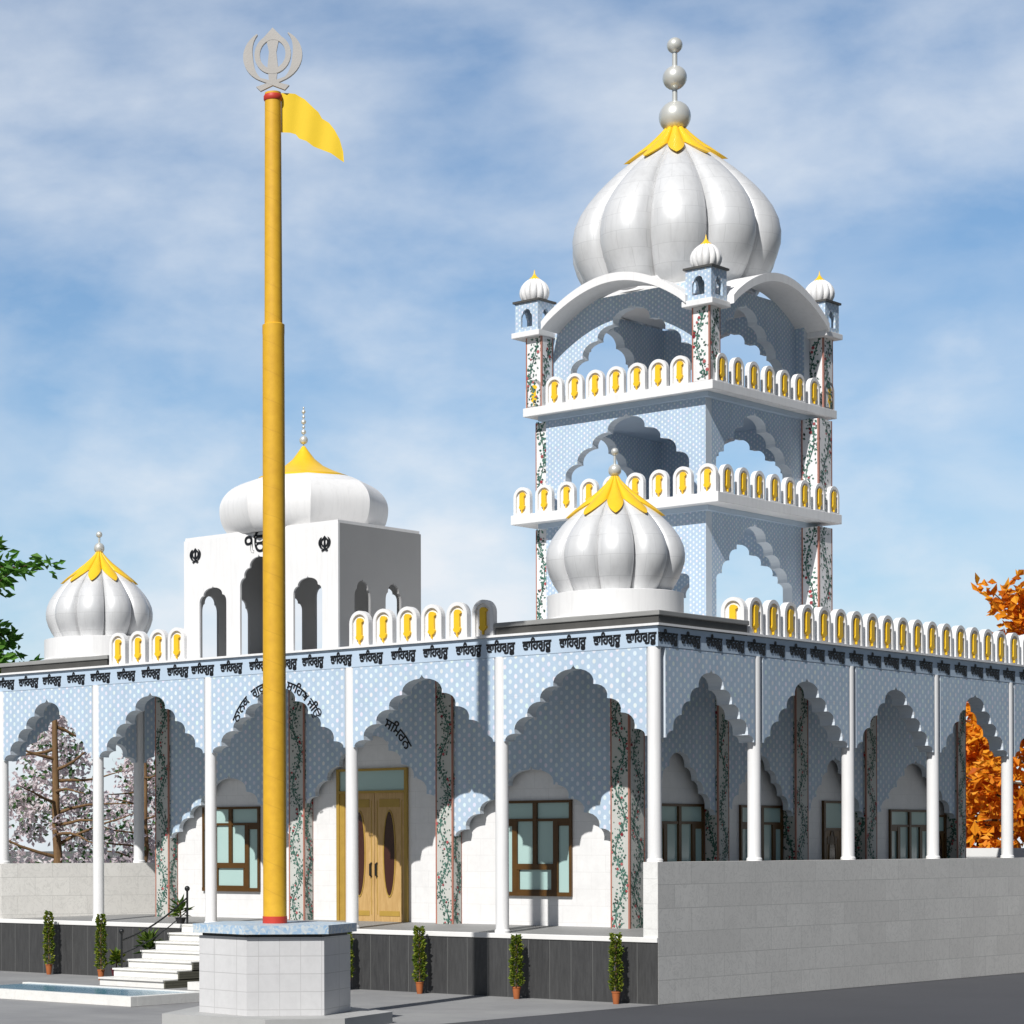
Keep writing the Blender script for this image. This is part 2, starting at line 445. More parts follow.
# roof slab, over veranda and inner block
p = MB()
outline = [(-16.3, .14), (-.1, .14), (-.1, 16.8), (-2.3, 16.8), (-2.3, YEND), (-13.2, YEND), (-13.2, 7.0)]
p.prism(outline, lambda u, w, d: (u, w, d), ZA+.01, ZT-.02)
p.build('roof_slab', M['greywhite'], B)

# friezes with the lettering
def words_along(n0, n1, step, place, parent, z=6.085, size=.185):
    m = MB(); vs, fs = text_mesh(WORD, size*1.30, .008, .010); u = n0; k = 0
    while u < n1:
        s = random.uniform(.88, 1.06)
        m.add([place(u+v.x*s*.80, z+v.y*.92, v.z) for v in vs], fs)
        u += step*random.uniform(.93, 1.07); k += 1
    return m.build('lettering', M['ink'], parent)
p = MB(); p.box(-16.42, -.0555, .111, .42, ZA, ZT)
fr = p.build('frieze', M['frieze'], B, bevel=.01)
p = MB(); p.box(-16.42, -.005, .06, .15, ZT+.001, ZT+.04); p.box(-.10, -.005, .151, 16.9, ZT+.001, ZT+.04); p.build('moulding', M['white'], fr)
words_along(-16.2, -.2, .72, lambda a, z, d: (a, .104-d, z), fr)
p = MB(); p.box(-.42, -.0557, .421, 16.9, ZA, ZT)
fr = p.build('frieze', M['frieze'], B, bevel=.01)
words_along(.42, 16.6, .72, lambda a, z, d: (-.049+d, a, z), fr)
p = MB(); p.prism([(.3, ZA), (6.6, ZA), (6.6, ZT), (.3, ZT)], FL, 0.02, .3)
p.build('frieze', M['frieze'], B)

# columns
def column(x, y, z0, r=.118):
    m = MB(); prof = [(r*1.12, z0), (r*1.12, z0+.03), (r*1.02, z0+.05)]
    m.lathe([(r*1.15, z0-.01), (r*1.15, z0+.04), (r, z0+.06), (r*.97, 4.4), (r*.97, ZA+.005)], (x, y, 0), 20)
    m.build('column', M['white'], B, smooth=40)
for x in XC[1:-1]: column(x, .2, D)
column(XC[0], .2, 2.30); column(XC[-1], .2, 2.38)
for y in YC[1:]: column(-.15, y, 2.38)
for t in LT[1:]:
    q = LP+LD*t; column(q.x, q.y, 2.30)
# outer arcade panels
def panel(poly, fn, a, b, name='arch_panel'):
    return MB().prism(poly, fn, a, b, 0, 1).build(name, [M['dots'], M['reveal']], B)
arcs = []
for i in range(5):
    arcs.append(panel(arch_panel(XC[i]+.10, XC[i+1]-.10, ZSP, ZA-.003, RISE, margin=.03), FY, .115, .385))
for i in range(5):
    panel(arch_panel(YC[i]+.15, YC[i+1]-.12, ZSP-.03, ZA-.003, RISE-.05, margin=.04), FX, -.06, -.36)
for i in range(2):
    panel(arch_panel(LT[i]+(.25 if i == 0 else .1), LT[i+1]-.10, ZSP, ZA-.003, RISE, margin=.03), FL, -.12, .14)

# curved lettering over the gateway arch and inside over the door
def arc_text(body, size, cx, cz, rad, a_mid, yy, parent, flip=1):
    vs, fs = text_mesh(body, size, .008, .004); m = MB()
    out = []
    for v in vs:
        a = a_mid-v.x/rad*flip; r = rad+v.y
        out.append((cx+r*math.cos(a), yy-v.z, cz+r*math.sin(a)))
    m.add(out, fs); return m.build('lettering', M['ink'], parent)
arc_text('\u0A28\u0A3E\u0A28\u0A15  \u0A17\u0A41\u0A30\u0A41  \u0A27\u0A70\u0A28  \u0A38\u0A3E\u0A3F\u0A39\u0A2C \u0A1C\u0A40\u0A09', .235, -8.52, 4.62, 1.075, R_(90), .106, arcs[2])

# inner block walls
p = MB(); p.box(XL, WX-.001, WI, WI+.25, D-.05, ZA); 
p.build('wall', M['tile'], B)
p = MB(); p.box(WX-.25, WX, WI+.002, YEND-.252, D-.05, ZA-.001); p.build('wall', M['tile'], B)
p = MB(); p.box(XL, XL+.25, WI+.251, YEND-.252, D-.05, ZA-.001); p.box(XL, WX, YEND-.25, YEND, D-.05, ZA-.001); p.build('wall', M['tile'], B)

# inner pillars with painted vines
def pillar_mesh(m, x0, x1, y0, y1, z0, z1, faces='fr', sc=1.0):
    """square pillar; painted leaves lie 3 mm proud; mats: 0 bg 1 leaf 2 flower 3 border"""
    m.box(x0, x1, y0, y1, z0, z1, 0)
    for fc in faces:
        if fc == 'f': P = lambda u, z, e: (x0+(x1-x0)*u, y0-e, z); w = x1-x0
        elif fc == 'r': P = lambda u, z, e: (x1+e, y0+(y1-y0)*u, z); w = y1-y0
        elif fc == 'l': P = lambda u, z, e: (x0-e, y0+(y1-y0)*u, z); w = y1-y0
        for ua, ub in ((.0, .075), (.925, 1.0)):
            m.add([P(ua, z0, .003), P(ub, z0, .003), P(ub, z1, .003), P(ua, z1, .003)], [(0, 1, 2, 3)], 3)
        z = z0+.05; ph = random.uniform(0, 6)
        stem = lambda zz: .5+.24*math.sin(zz*5.2/sc+ph)
        zz = z0+.02; dz = .05*sc
        while zz < z1-.06:
            u0, u1 = stem(zz), stem(zz+dz); s = .012/w
            m.add([P(u0-s, zz, .003), P(u0+s, zz, .003), P(u1+s, zz+dz, .003), P(u1-s, zz+dz, .003)], [(0, 1, 2, 3)], 1)
            for _ in range(7 if sc < 1.1 else 5):
                a = random.uniform(0, 6.28); l = random.uniform(.03, .068)*sc; hw = l*.32
                cu = min(.88, max(.12, u0+random.gauss(0, .20))); cz = zz+random.uniform(0, dz)
                du, dzz = math.cos(a)*l/w, math.sin(a)*l; pu, pz = -math.sin(a)*hw/w, math.cos(a)*hw
                q = [(cu, cz), (cu+du*.5+pu, cz+dzz*.5+pz), (cu+du, cz+dzz), (cu+du*.5-pu, cz+dzz*.5-pz)]
                q = [(min(.92, max(.08, a_)), b_) for a_, b_ in q]
                m.add([P(a_, b_, .0045+random.uniform(0, .004)) for a_, b_ in q], [(0, 1, 2, 3)], 1)
            if random.random() < .20:
                cu, cz, r = stem(zz)+random.choice((-.17, .17)), zz+random.uniform(0, dz), random.uniform(.018, .032)*sc
                e = .0095+random.uniform(0, .002)
                m.add([P(cu+r/w*math.cos(k*1.047), cz+r*math.sin(k*1.047), e) for k in range(6)], [tuple(range(6))], 2)
            zz += dz
PMT = [M['white'], M['vine'], M['flower'], M['border']]
PM = [M['vine_bg'], M['vine'], M['flower'], M['border']]
def pillar(x0, x1, y0, y1, z0=D-.03, z1=ZA-.002, parent=B, name='pillar', faces='fr', sc=1.0):
    m = MB(); pillar_mesh(m, x0, x1, y0, y1, z0, z1, faces, sc); return m.build(name, PMT if sc > 1.1 else PM, parent)
FP = [(-13.77, -13.37), (-10.01, -9.60), (-6.30, -5.89), (-2.37, -1.97)]
for a, b in FP[:-1]: pillar(a, b, YI, WI-.002)
pillar(FP[-1][0], FP[-1][1], YI, YI+.5)
RP = [(2.70, None), (5.19, 5.58), (8.06, 8.55), (10.89, 11.35), (14.95, 15.35)]
for a, b in RP[1:]: pillar(WX+.002, XI, a, b, faces='rf')
# inner arcade panels (dotted, between the pillars)
inner = []
for k, ((a, b), (c, d)) in enumerate(zip(FP[:-1], FP[1:])):
    inner.append(panel(arch_panel(b+.002, c-.002, 3.52 if k == 1 else 2.84, ZA-.004, 1.38 if k == 1 else 1.30, margin=.02), FY, YI+.05, YI+.17, 'inner_arch'))
ends = [2.70]+[v for a, b in RP[1:] for v in (a, b)]
for i in range(4):
    panel(arch_panel(ends[2*i]+.002, ends[2*i+1]-.002, 3.22, ZA-.004, 1.22, margin=.02), FX, XI-.05, XI-.17, 'inner_arch')
arc_text('\u0A38\u0A3F\u0A2E\u0A30\u0A28', .27, -8.0, 4.0, 1.07, R_(48), YI+.044, inner[1])

# windows and doors
def window(fn, u0, u1, z0, z1, sgn=1):
    """brown framed window, fn(u, z, d): d outwards from the wall face"""
    w, h = u1-u0, z1-z0; m = MB(); pan = MB()
    def bar(a, b, c, d_, dep=.055): m.prism([(a, c), (b, c), (b, d_), (a, d_)], fn, -.02, dep)
    zt = z0+h*.80; zc = z0+h*.275; t = .05*w/1.6
    um = (u0+u1)/2; ul, ur = u0+w*.215, u1-w*.215
    bar(u0, u1, z1-.05, z1, .05); bar(u0, u1, z0, z0+.075, .06)
    bar(u0, u0+.05, z0+.075, z1-.05, .052); bar(u1-.05, u1, z0+.075, z1-.05, .052)
    bar(u0+.05, u1-.05, zt-.035, zt+.015, .048)
    bar(um-.045, um+.045, zc+.11, z1-.05, .058)
    bar(ul-.055, ul+.055, z0+.075, zt-.035, .050); bar(ur-.055, ur+.055, z0+.075, zt-.035, .050)
    bar(ul+.055, ur-.055, zc, zc+.11, .054); bar(ul+.055, ur-.055, z0+.075, z0+.12, .046)
    bar(ul+.055, ul+.10, z0+.12, zc, .044); bar(ur-.10, ur-.055, z0+.12, zc, .044)
    bar(u0+.05, ul-.055, zt-.12, zt-.035, .043); bar(ur+.055, u1-.05, zt-.12, zt-.035, .043)
    fo = m.build('window', M['frame'], B)
    g = MB(); g.prism([(u0+.03, z0+.03), (u1-.03, z0+.03), (u1-.03, z1-.03), (u0+.03, z1-.03)], fn, -.01, .012); g.build('pane', M['glass'], fo)
    return fo
fnF = lambda u, z, d: (u, WI-d, z)
fnR = lambda u, z, d: (WX+d, u, z)
window(fnF, -4.98, -3.37, 1.72, 3.50); window(fnF, -12.62, -11.02, 1.72, 3.48)
window(fnR, 3.42, 5.12, 1.72, 3.43); window(fnR, 6.44, 8.02, 1.72, 3.43); window(fnR, 12.42, 14.15, 1.72, 3.40)
def door(fn, u0, u1, z0, zl, zt, leaves=2, jl=.07, wood='wood'):
    m = MB(); tr = .07
    bar = lambda a, b, c, d_, dep=.05: m.prism([(a, c), (b, c), (b, d_), (a, d_)], fn, -.02, dep)
    bar(u0, u0+tr, z0, zt, .06); jl > tr and bar(u0+tr, u0+jl-.002, z0, zl, .035); bar(u1-tr, u1, z0, zt, .06); bar(u0+tr, u1-tr, zt-tr*.7, zt, .057); bar(u0+tr, u1-tr, zl, zl+tr*.7, .057)
    do = m.build('door', M['goldtrim'] if wood == 'wood' else M['frame'], B)
    g = MB(); g.prism([(u0+tr-.01, zl+tr*.7-.01), (u1-tr+.01, zl+tr*.7-.01), (u1-tr+.01, zt-tr*.6), (u0+tr-.01, zt-tr*.6)], fn, -.01, .02); g.build('pane', M['glass'], do)
    w = (u1-u0-tr-jl)/leaves
    for k in range(leaves):
        a = u0+jl+k*w; b = a+w-.012; cu = (a+b)/2; cz = z0+(zl-z0)*.53
        l = MB(); l.prism([(a, z0+.01), (b, z0+.01), (b, zl), (a, zl)], fn, -.015, .026, 0)
        el = lambda rx, rz: [(cu+rx*math.cos(t*math.tau/28), cz+rz*math.sin(t*math.tau/28)) for t in range(28)]
        l.prism(el(.16, .86), fn, .02, .040, 2, holes=[el(.135, .83)])
        l.prism(el(.134, .829), fn, .02, .031, 1)
        for (pa, pb) in ((z0+.12, z0+.22), (zl-.28, zl-.12)):
            l.prism([(a+.12, pa), (b-.12, pa), (b-.12, pb), (a+.12, pb)], fn, .02, .034, 2)
        for uu in (a+.06, b-.075):
            l.prism([(uu, z0+.15), (uu+.015, z0+.15), (uu+.015, zl-.15), (uu, zl-.15)], fn, .02, .032, 2)
        l.build('leaf', [M[wood], M['oval'], M['goldtrim' if wood == 'wood' else 'frame']], do)
        h = MB(); hu = b-.07 if k == 0 else a+.06
        h.tube([fn(hu, z0+.90, .03), fn(hu, z0+.92, .075), fn(hu, z0+1.14, .075), fn(hu, z0+1.16, .03)], .020, 8)
        h.build('handle', M['iron'], do)
door(fnF, -8.95, -7.17, D+.04, 3.70, 4.19, 2, .20)
door(fnR, 9.62, 11.0, D+.04, 2.95, 3.55, wood='wood_dark'); door(fnR, 14.38, 14.93, D+.04, 2.9, 3.3, 1, wood='wood_dark')

# ------------------------------------------------------------------ domes
ONION = [(-.50, .765), (-.40, .83), (-.30, .895), (-.18, .955), (-.05, .995), (.06, 1.0), (.18, .978), (.30, .925), (.42, .85), (.53, .765), (.64, .665), (.74, .565), (.83, .46), (.93, .345), (1.03, .235), (1.13, .145), (1.22, .075), (1.28, .045)]
ONION = [((z if z < .3 else .3+(z-.3)*.93), r) for z, r in ONION]
def gore(n, phase, depth):
    step = 2*math.pi/n
    def f(a):
        t = ((a-phase) % step)/step*2-1
        return 1-depth+depth*math.sqrt(max(0, 1-t*t))*1.0
    return f
def prof_r(z):
    for (z0, r0), (z1, r1) in zip(ONION[:-1], ONION[1:]):
        if z0 <= z <= z1: return r0+(r1-r0)*(z-z0)/(z1-z0)
    return ONION[-1][1] if z > 0 else ONION[0][1]
def onion_dome(parent, c, Rr, n=10, ph=R_(-2), seg=22, cap_z=(.60, .86), name='dome', gap=None, finial=None, depth=.19):
    f = gore(n, ph, depth); m = MB()
    N = n*seg
    m.lathe([(r*Rr, z*Rr) for z, r in ONION], c, N, 0, f, True, ph)
    dm = m.build(name, M['dome'], parent, smooth=28, origin=c)
    # gold cap with one petal per gore
    zs = 10; vs, fs = [], []
    for j in range(zs+1):
        for k in range(N):
            a = ph+2*math.pi*k/N; t = (k % seg)/seg*2-1
            zl = cap_z[0]+(cap_z[1]-cap_z[0])*abs(t)**1.25
            z = zl+(1.217-zl)*j/zs
            q = (prof_r(z)*f(a)+.008+.040*math.sqrt(max(0, 1-t*t))*min(1, prof_r(z)*3.2))*Rr
            vs.append((c[0]+q*math.cos(a), c[1]+q*math.sin(a), c[2]+z*Rr+.006))
    for j in range(zs):
        for k in range(N): fs.append((j*N+k, j*N+(k+1) % N, (j+1)*N+(k+1) % N, (j+1)*N+k))
    # under-lip back to the dome
    for k in range(N):
        a = ph+2*math.pi*k/N; t = (k % seg)/seg*2-1
        zl = cap_z[0]+(cap_z[1]-cap_z[0])*abs(t)**1.25+.01
        q = (prof_r(zl)-.02)*f(a)*Rr
        vs.append((c[0]+q*math.cos(a), c[1]+q*math.sin(a), c[2]+zl*Rr))
    b = (zs+1)*N
    for k in range(N): fs.append((b+k, b+(k+1) % N, (k+1) % N, k))
    cp = MB().add(vs, fs).build('gold_cap', M['gold'], dm, smooth=32)
    if finial:
        fm = MB(); zt = c[2]+1.11*Rr
        last = zt
        for (zc, r) in finial:
            fm.sphere((c[0], c[1], zc), r, 20)
        fm.tube([(c[0], c[1], zt-.05), (c[0], c[1], finial[-1][0])], finial[-1][1]*.34, 10)
        fm.build('finial', M['silver'], dm, smooth=50)
    return dm
def corner_dome(cx, cy, Rr, zc, zb1, zb2):
    zb = 6.60
    m = MB(); m.lathe([(1.19, zb), (1.20, zb+.03), (1.18, zb+.05), (1.18, zb+.46), (1.12, zb+.475)], (cx, cy, 0), 64)
    dr = m.build('dome_drum', M['white'], B, smooth=30)
    onion_dome(B, (cx, cy, zc), Rr, finial=[(zb1, .115), (zb2, .068)])
corner_dome(-1.80, 1.50, 1.235, 7.66, 9.27, 9.60); corner_dome(-14.62, 1.38, 1.15, 7.56, 9.03, 9.32)
def coping(x0, x1, y0, y1):
    m = MB(); m.box(x0, x1, y0, y1, ZT-.01, ZT+.17)
    co = m.build('coping', M['coping'], B)
    m = MB(); m.box(x0-.03, x1+.03, y0-.03, y1+.03, ZT+.172, ZT+.255); m.build('coping_top', M['lip'], co, bevel=.012)
coping(-3.36, -.045, .12, 2.96)
coping(-16.35, -13.12, .12, 2.8)

# ------------------------------------------------------------------ parapet panels
def panel_set(w=.46, h=.68, th=.12):
    """returns (slab mesh object, emblem mesh object) standing on the origin, facing -Y"""
    def round_top(ww, hh, z0=0.0, n=14):
        r = ww/2
        return [(-r, z0), (r, z0)]+[(r*math.cos(math.pi*k/n), hh-r+r*math.sin(math.pi*k/n)) for k in range(n+1)]
    o = round_top(w, h); i = round_top(w*.70, h-.065, .03)
    m = MB(); m.prism(o, FY, -th/2, th/2, holes=[i]); m.prism(i, FY, -th/2+.045, th/2-.02)
    sl = m.build('parapet_panel', M['white'])
    e = MB(); hw = w*.135; z0, z1 = h*.29, h*.77
    body = [(-hw, z0+.02), (-hw*1.25, z0), (-hw*1.25, z0-.025), (-hw*.8, z0-.055), (-.014, z0-.07), (-.010, z0-.14), (.010, z0-.14), (.014, z0-.07), (hw*.8, z0-.055), (hw*1.25, z0-.02), (hw*1.3, z0+.005), (hw, z0+.03),
            (hw*.92, z1-.07), (hw*1.45, z1-.045), (hw*1.2, z1-.005), (hw*.5, z1+.02), (-hw*.5, z1+.02), (-hw, z1-.02)]
    e.prism(body, FY, -th/2-.004, -th/2+.05)
    em = e.build('gold_emblem', M['gold'])
    return sl, em
SL, EM = panel_set()
SL2, EM2 = panel_set(.42, .58, .10)
first = {}
def place_panel(parent, x, y, z, rz=0, small=False):
    s0, e0 = (SL2, EM2) if small else (SL, EM)
    if small not in first: s, e = s0, e0; first[small] = 1
    else:
        s, e = s0.copy(), e0.copy(); COL.objects.link(s); COL.objects.link(e)
    s.parent = parent; s.location = Vector((x, y, z))-abs_loc(parent); s.rotation_euler = (0, 0, rz)
    e.parent = s; e.location = (0, 0, 0); e.rotation_euler = (0, 0, 0)
for x in (-6.47, -5.91, -5.35, -4.79, -4.22, -3.65): place_panel(B, x, .17, ZT+.012)
for x in (-12.82, -12.25, -11.68, -11.16): place_panel(B, x, .17, ZT+.012)
place_panel(B, -.32, 2.99, ZT+.012)
y = 3.30
while y < 16.7:
    place_panel(B, -.12, y, ZT+.012, math.pi/2); y += .605

# ================================================================== ROOFTOP PAVILION
P = thing('rooftop_pavilion', (-9.03, 1.45, ZT), 'small white square pavilion with low eight-sided dome and black emblems on the front roof edge', 'pavilion')
px0, px1, py0, py1, pz0, pz1 = -11.02, -7.04, .20, 2.72, ZT+.002, 8.74
def pav_arch(c, hw, zs, za, lob): return [(c-hw, pz0+.04)]+arch_pts(hw, za-zs, lob, c, zs, 5)+[(c+hw, pz0+.04)]
fh = [pav_arch(-10.24, .36, 7.46, 7.80, 1), pav_arch(-9.03, .49, 7.70, 8.32, 2), pav_arch(-7.79, .36, 7.46, 7.80, 1)]
rect = lambda a, b, c, d: [(a, c), (b, c), (b, d), (a, d)]
m = MB(); m.prism(rect(px0, px1, pz0, pz1), FY, py0, py0+.05, holes=fh, mside=0)
fw = m.build('wall', M['white'], P)
m = MB(); m.prism(rect(px0, px1, pz0, pz1), FY, py1-.05, py1, holes=[[(a-.17, b) for a, b in h] for h in fh]); m.build('wall', M['shaded_render'], P)
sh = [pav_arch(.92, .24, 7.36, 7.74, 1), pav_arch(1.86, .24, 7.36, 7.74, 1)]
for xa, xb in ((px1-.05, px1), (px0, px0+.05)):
    m = MB(); m.prism(rect(py0+.051, py1-.051, pz0, pz1), FX, xa, xb, holes=sh); m.build('wall', M['shaded_render'], P)
m = MB(); m.box(px0+.02, px1-.02, py0+.02, py1-.02, pz1+.001, pz1+.06); m.build('roof', M['white'], P)
# low dome
prof = []
for k in range(25):
    a = R_(-55+143*k/24)
    prof.append((1.665*max(.0, math.cos(a))**(.28 if a < 0 else .60), 9.28+.65*math.sin(a)))
PX = -8.95
m = MB(); m.lathe(prof, (PX, 1.45, 0), 8, 0, None, True, 0)
dm = m.build('dome', M['white'], P, smooth=24, origin=(PX, 1.45, 8.8))
m = MB(); m.lathe([(.90, 9.86), (.90, 9.91), (.62, 10.02), (.40, 10.13), (.22, 10.28), (.10, 10.44), (.03, 10.54)], (PX, 1.45, 0), 32); m.build('gold_cap', M['gold'], dm, smooth=40)
m = MB()
for z, r in ((10.66, .085), (10.82, .05), (10.92, .032), (11.02, .05), (11.12, .03), (11.22, .04), (11.30, .02)): m.sphere((PX, 1.45, z), r, 14)
m.tube([(PX, 1.45, 10.5), (PX, 1.45, 11.3)], .012, 6); m.build('finial', M['silver'], dm, smooth=50)

# khanda emblem in the (u, w) plane, unit height 1, centred at the bottom
def khanda(m, fn, s, th):
    E = lambda k, pts: m.prism([(u*s, w*s) for u, w in pts], fn, -th/2-k*.0015, th/2+k*.0015)
    E(0, [(-.055, .12), (.055, .12), (.085, .40), (.06, .62), (.10, .80), (.20, .80), (.0, 1.0), (-.20, .80), (-.10, .80), (-.06, .62), (-.085, .40)])
    circ = lambda r, q: [(r*math.cos(k*math.tau/32)*q, .585+r*math.sin(k*math.tau/32)) for k in range(32)]
    m.prism([(u*s, w*s) for u, w in circ(.305, .98)], fn, -th/2-.003, th/2+.003, holes=[[(u*s, w*s) for u, w in circ(.225, .94)]])
    for sg, k in ((1, 3), (-1, 4)):
        out = []; inn = []
        for i in range(15):
            a = R_(58-i*(58+62)/14)
            out.append((sg*.485*math.cos(a)*1.0, .56+.37*math.sin(a)*1.12))
            w = .15*math.sin(math.pi*min(1, (i+.4)/16))+.01
            inn.append((sg*(.485-w)*math.cos(a), .56+(.37-w*.55)*math.sin(a)*1.12))
        tail = [(-sg*.20, .02), (-sg*.27, .09)]
        E(k, out+tail+inn[::-1])
def emblem(x, z, s):
    m = MB(); khanda(m, lambda u, w, d: (x+u, py0-.012+d, z+w), s, .012); m.build('khanda_emblem', M['ink'], fw)
emblem(-10.70, 8.28, .30); emblem(-7.36, 8.22, .30)
vs, fs = text_mesh('\u0A74', .52, .01, .004)
MB().add([(-9.03+v.x, py0-.008-v.z, 8.36+v.y) for v in vs], fs).build('lettering', M['ink'], fw)

# ================================================================== TOWER
T = thing('domed_tower', (-5.7, 9.8, ZT), 'tall pale blue three-storey tower with balconies, corner turrets and a big white onion dome', 'tower')
tx0, tx1, ty0, ty1 = -7.55, -3.72, 7.67, 12.0
LV = [(ZT, 9.45), (9.65, 11.72), (11.90, 14.05)]
for li, (za, zb) in enumerate(LV):
    zs = [8.02, 10.38, 12.60][li]; ri = [1.25, 1.17, 1.22][li]
    def wallpoly(a, b, hw, c):
        return [(a, zb-.002), (a, za+.002), (c-hw, za+.002)]+arch_pts(hw, ri, 4 if li == 0 else 3, c, zs)+[(c+hw, za+.002), (b, za+.002), (b, zb-.002)]
    th = .22
    top = li == 2
    ex = .20 if top else 0
    for y0 in (ty0+ex, ty1-th-ex):
        MB().prism(wallpoly(tx0, tx1, 1.48, -5.58), FY, y0, y0+th, 0, 1).build('arch_wall', [M['dots_small'], M['reveal']], T)
    for x0 in (tx1-th-ex, tx0+ex):
        MB().prism(wallpoly(ty0+ex+th+.002, ty1-ex-th-.002, 1.50, 9.56), FX, x0, x0+th, 0, 1).build('arch_wall', [M['dots_small'], M['reveal']], T)
def slab(x0, x1, y0, y1, z0, z1, cnt_f, cnt_r, lbl=None):
    m = MB(); m.box(x0, x1, y0, y1, z0, z1)
    s = m.build('balcony', M['white'], T, bevel=.01)
    m = MB(); m.box(tx0-.12, tx1+.12, ty0-.12, ty1+.12, z0-.10, z0-.002); m.build('soffit', M['frieze'], s)
    for k in range(cnt_f):
        place_panel(T, x0+.27+(x1-x0-.54)*k/(cnt_f-1), y0+.07, z1+.001, 0, True)
    for k in range(cnt_r):
        place_panel(T, x1-.07, y0+.42+(y1-y0-.70)*k/(cnt_r-1), z1+.001, math.pi/2, True)
slab(-8.20, -3.22, 7.30, 12.25, 9.45, 9.65, 9, 8)
slab(-7.95, -3.40, 7.40, 12.38, 11.72, 11.90, 9, 8)
# full-height painted pillars at the back right and front left corners
for (za, zb) in LV[:2]:
    pillar(tx1+.002, tx1+.40, 11.45, 12.02, za+.001, zb-.102, T, 'pillar', 'fr', 1.3)
    pillar(tx0-.30, tx0-.002, ty0+.05, ty0+.40, za+.001, zb-.102, T, 'pillar', 'fl', 1.3)
TUR = [(-3.66, 7.60), (-7.80, 7.62), (-3.62, 12.05), (-7.80, 12.05)]
for (x, y) in TUR:
    pillar(x-.20+(.12 if x < -6 else 0), x+.20+(.12 if x < -6 else 0), y-.20, y+.20, 11.901, 13.38, T, 'pillar', 'frl', 1.3)
# curved eaves
def eave(fn, a, b, depth, z0=13.46, crest=.72, t=.17):
    n = 24; lo = []; hi = []
    for k in range(n+1):
        s = k/n; u = a+(b-a)*s; h = crest*math.sin(math.pi*s)**.85
        lo.append((u, z0+h)); hi.append((u, z0+h+t))
    MB().prism(lo+hi[::-1], fn, 0, depth).build('curved_eave', M['white'], T, smooth=30)
e0, e1 = -7.36, -3.90
eave(lambda u, w, d: (u, 7.22+d, w), e0, e1, .72)
eave(lambda u, w, d: (u, 12.45-d, w), e0, e1, .72)
eave(lambda u, w, d: (-3.22-d, u, w), 7.92, 11.75, .72)
eave(lambda u, w, d: (-8.04+d, u, w), 7.92, 11.75, .72)
m = MB(); m.box(tx0+.52, tx1-.52, ty0+.52, ty1-.52, 14.051, 14.16); m.build('roof', M['greywhite'], T)
dc = (-5.76, 9.84, 15.32)
m = MB(); m.lathe([(1.68, 14.161), (1.68, 14.40)], (dc[0], dc[1], 0), 64); m.build('dome_drum', M['white'], T, smooth=30)
onion_dome(T, dc, 2.215, seg=26, cap_z=(.79, .96), finial=[(18.12, .335), (18.95, .255), (19.64, .165)])
# turrets
for (x, y) in TUR:
    m = MB(); m.box(x-.35, x+.35, y-.35, y+.35, 13.385, 13.50)
    t = m.build('turret', M['white'], T, bevel=.01)
    w = .29; m = MB()
    for fn in (lambda u, z, d: (x+u, y-w+d, z), lambda u, z, d: (x+u, y+w-d, z)):
        m.prism(rect(-w, w, 13.501, 14.12), fn, 0, .05, holes=[[(-.14, 13.60)]+arch_pts(.14, .22, 1, 0, 13.78, 4)+[(.14, 13.60)]])
    for fn in (lambda u, z, d: (x+w-d, y+u, z), lambda u, z, d: (x-w+d, y+u, z)):
        m.prism(rect(-w+.051, w-.051, 13.501, 14.12), fn, 0, .05, holes=[[(-.14, 13.60)]+arch_pts(.14, .22, 1, 0, 13.78, 4)+[(.14, 13.60)]])
    m.build('turret_box', M['dots_small'], t)
    m = MB(); m.box(x-.33, x+.33, y-.33, y+.33, 14.121, 14.165); m.build('turret_cap', M['coping'], t)
    f = gore(12, R_(17), .24); m = MB()
    pr = [(-.75, .70), (-.55, .86), (-.3, .97), (-.05, 1), (.2, .97), (.45, .87), (.65, .72), (.8, .54), (.9, .38)]
    m.lathe([(r*.315, z*.30) for z, r in pr], (x, y, 14.375), 96, 0, f, True, R_(17)); m.build('turret_dome', M['white'], t, smooth=28)
    m = MB(); m.lathe([(.16, 14.585), (.12, 14.65), (.06, 14.70), (.02, 14.76), (.005, 14.85)], (x, y, 0), 36, 0, gore(12, R_(17), .25)); m.build('gold_cap', M['gold'], t, smooth=30)

# ================================================================== BOUNDARY WALLS
m = MB(); m.box(-.285, 0, .012, 17.2, -.02, 2.38, 0)
m.add([(-.283, .008, D+.0), (-.002, .008, D+.0), (-.002, .008, 2.378), (-.283, .008, 2.378)], [(0, 1, 2, 3)], 1)
w = m.build('boundary_wall', [M['stone'], M['stone_end']])
tag(w, 'long grey stone block wall along the dark road under the right arcade', 'wall', kind='thing')
m = MB(); m.prism(rect(-.1, 7.2, D-.02, 2.30), FL, -.14, .14)
w = m.build('boundary_wall', M['stone'])
tag(w, 'short pale stone parapet wall closing the left end of the veranda', 'wall', kind='thing')
m = MB(); m.box(-12, 10, 19.5, 19.8, 0, 2.57); w = m.build('boundary_wall', M['greywhite'])
tag(w, 'low plain white wall far behind, under the orange tree', 'wall', kind='thing')

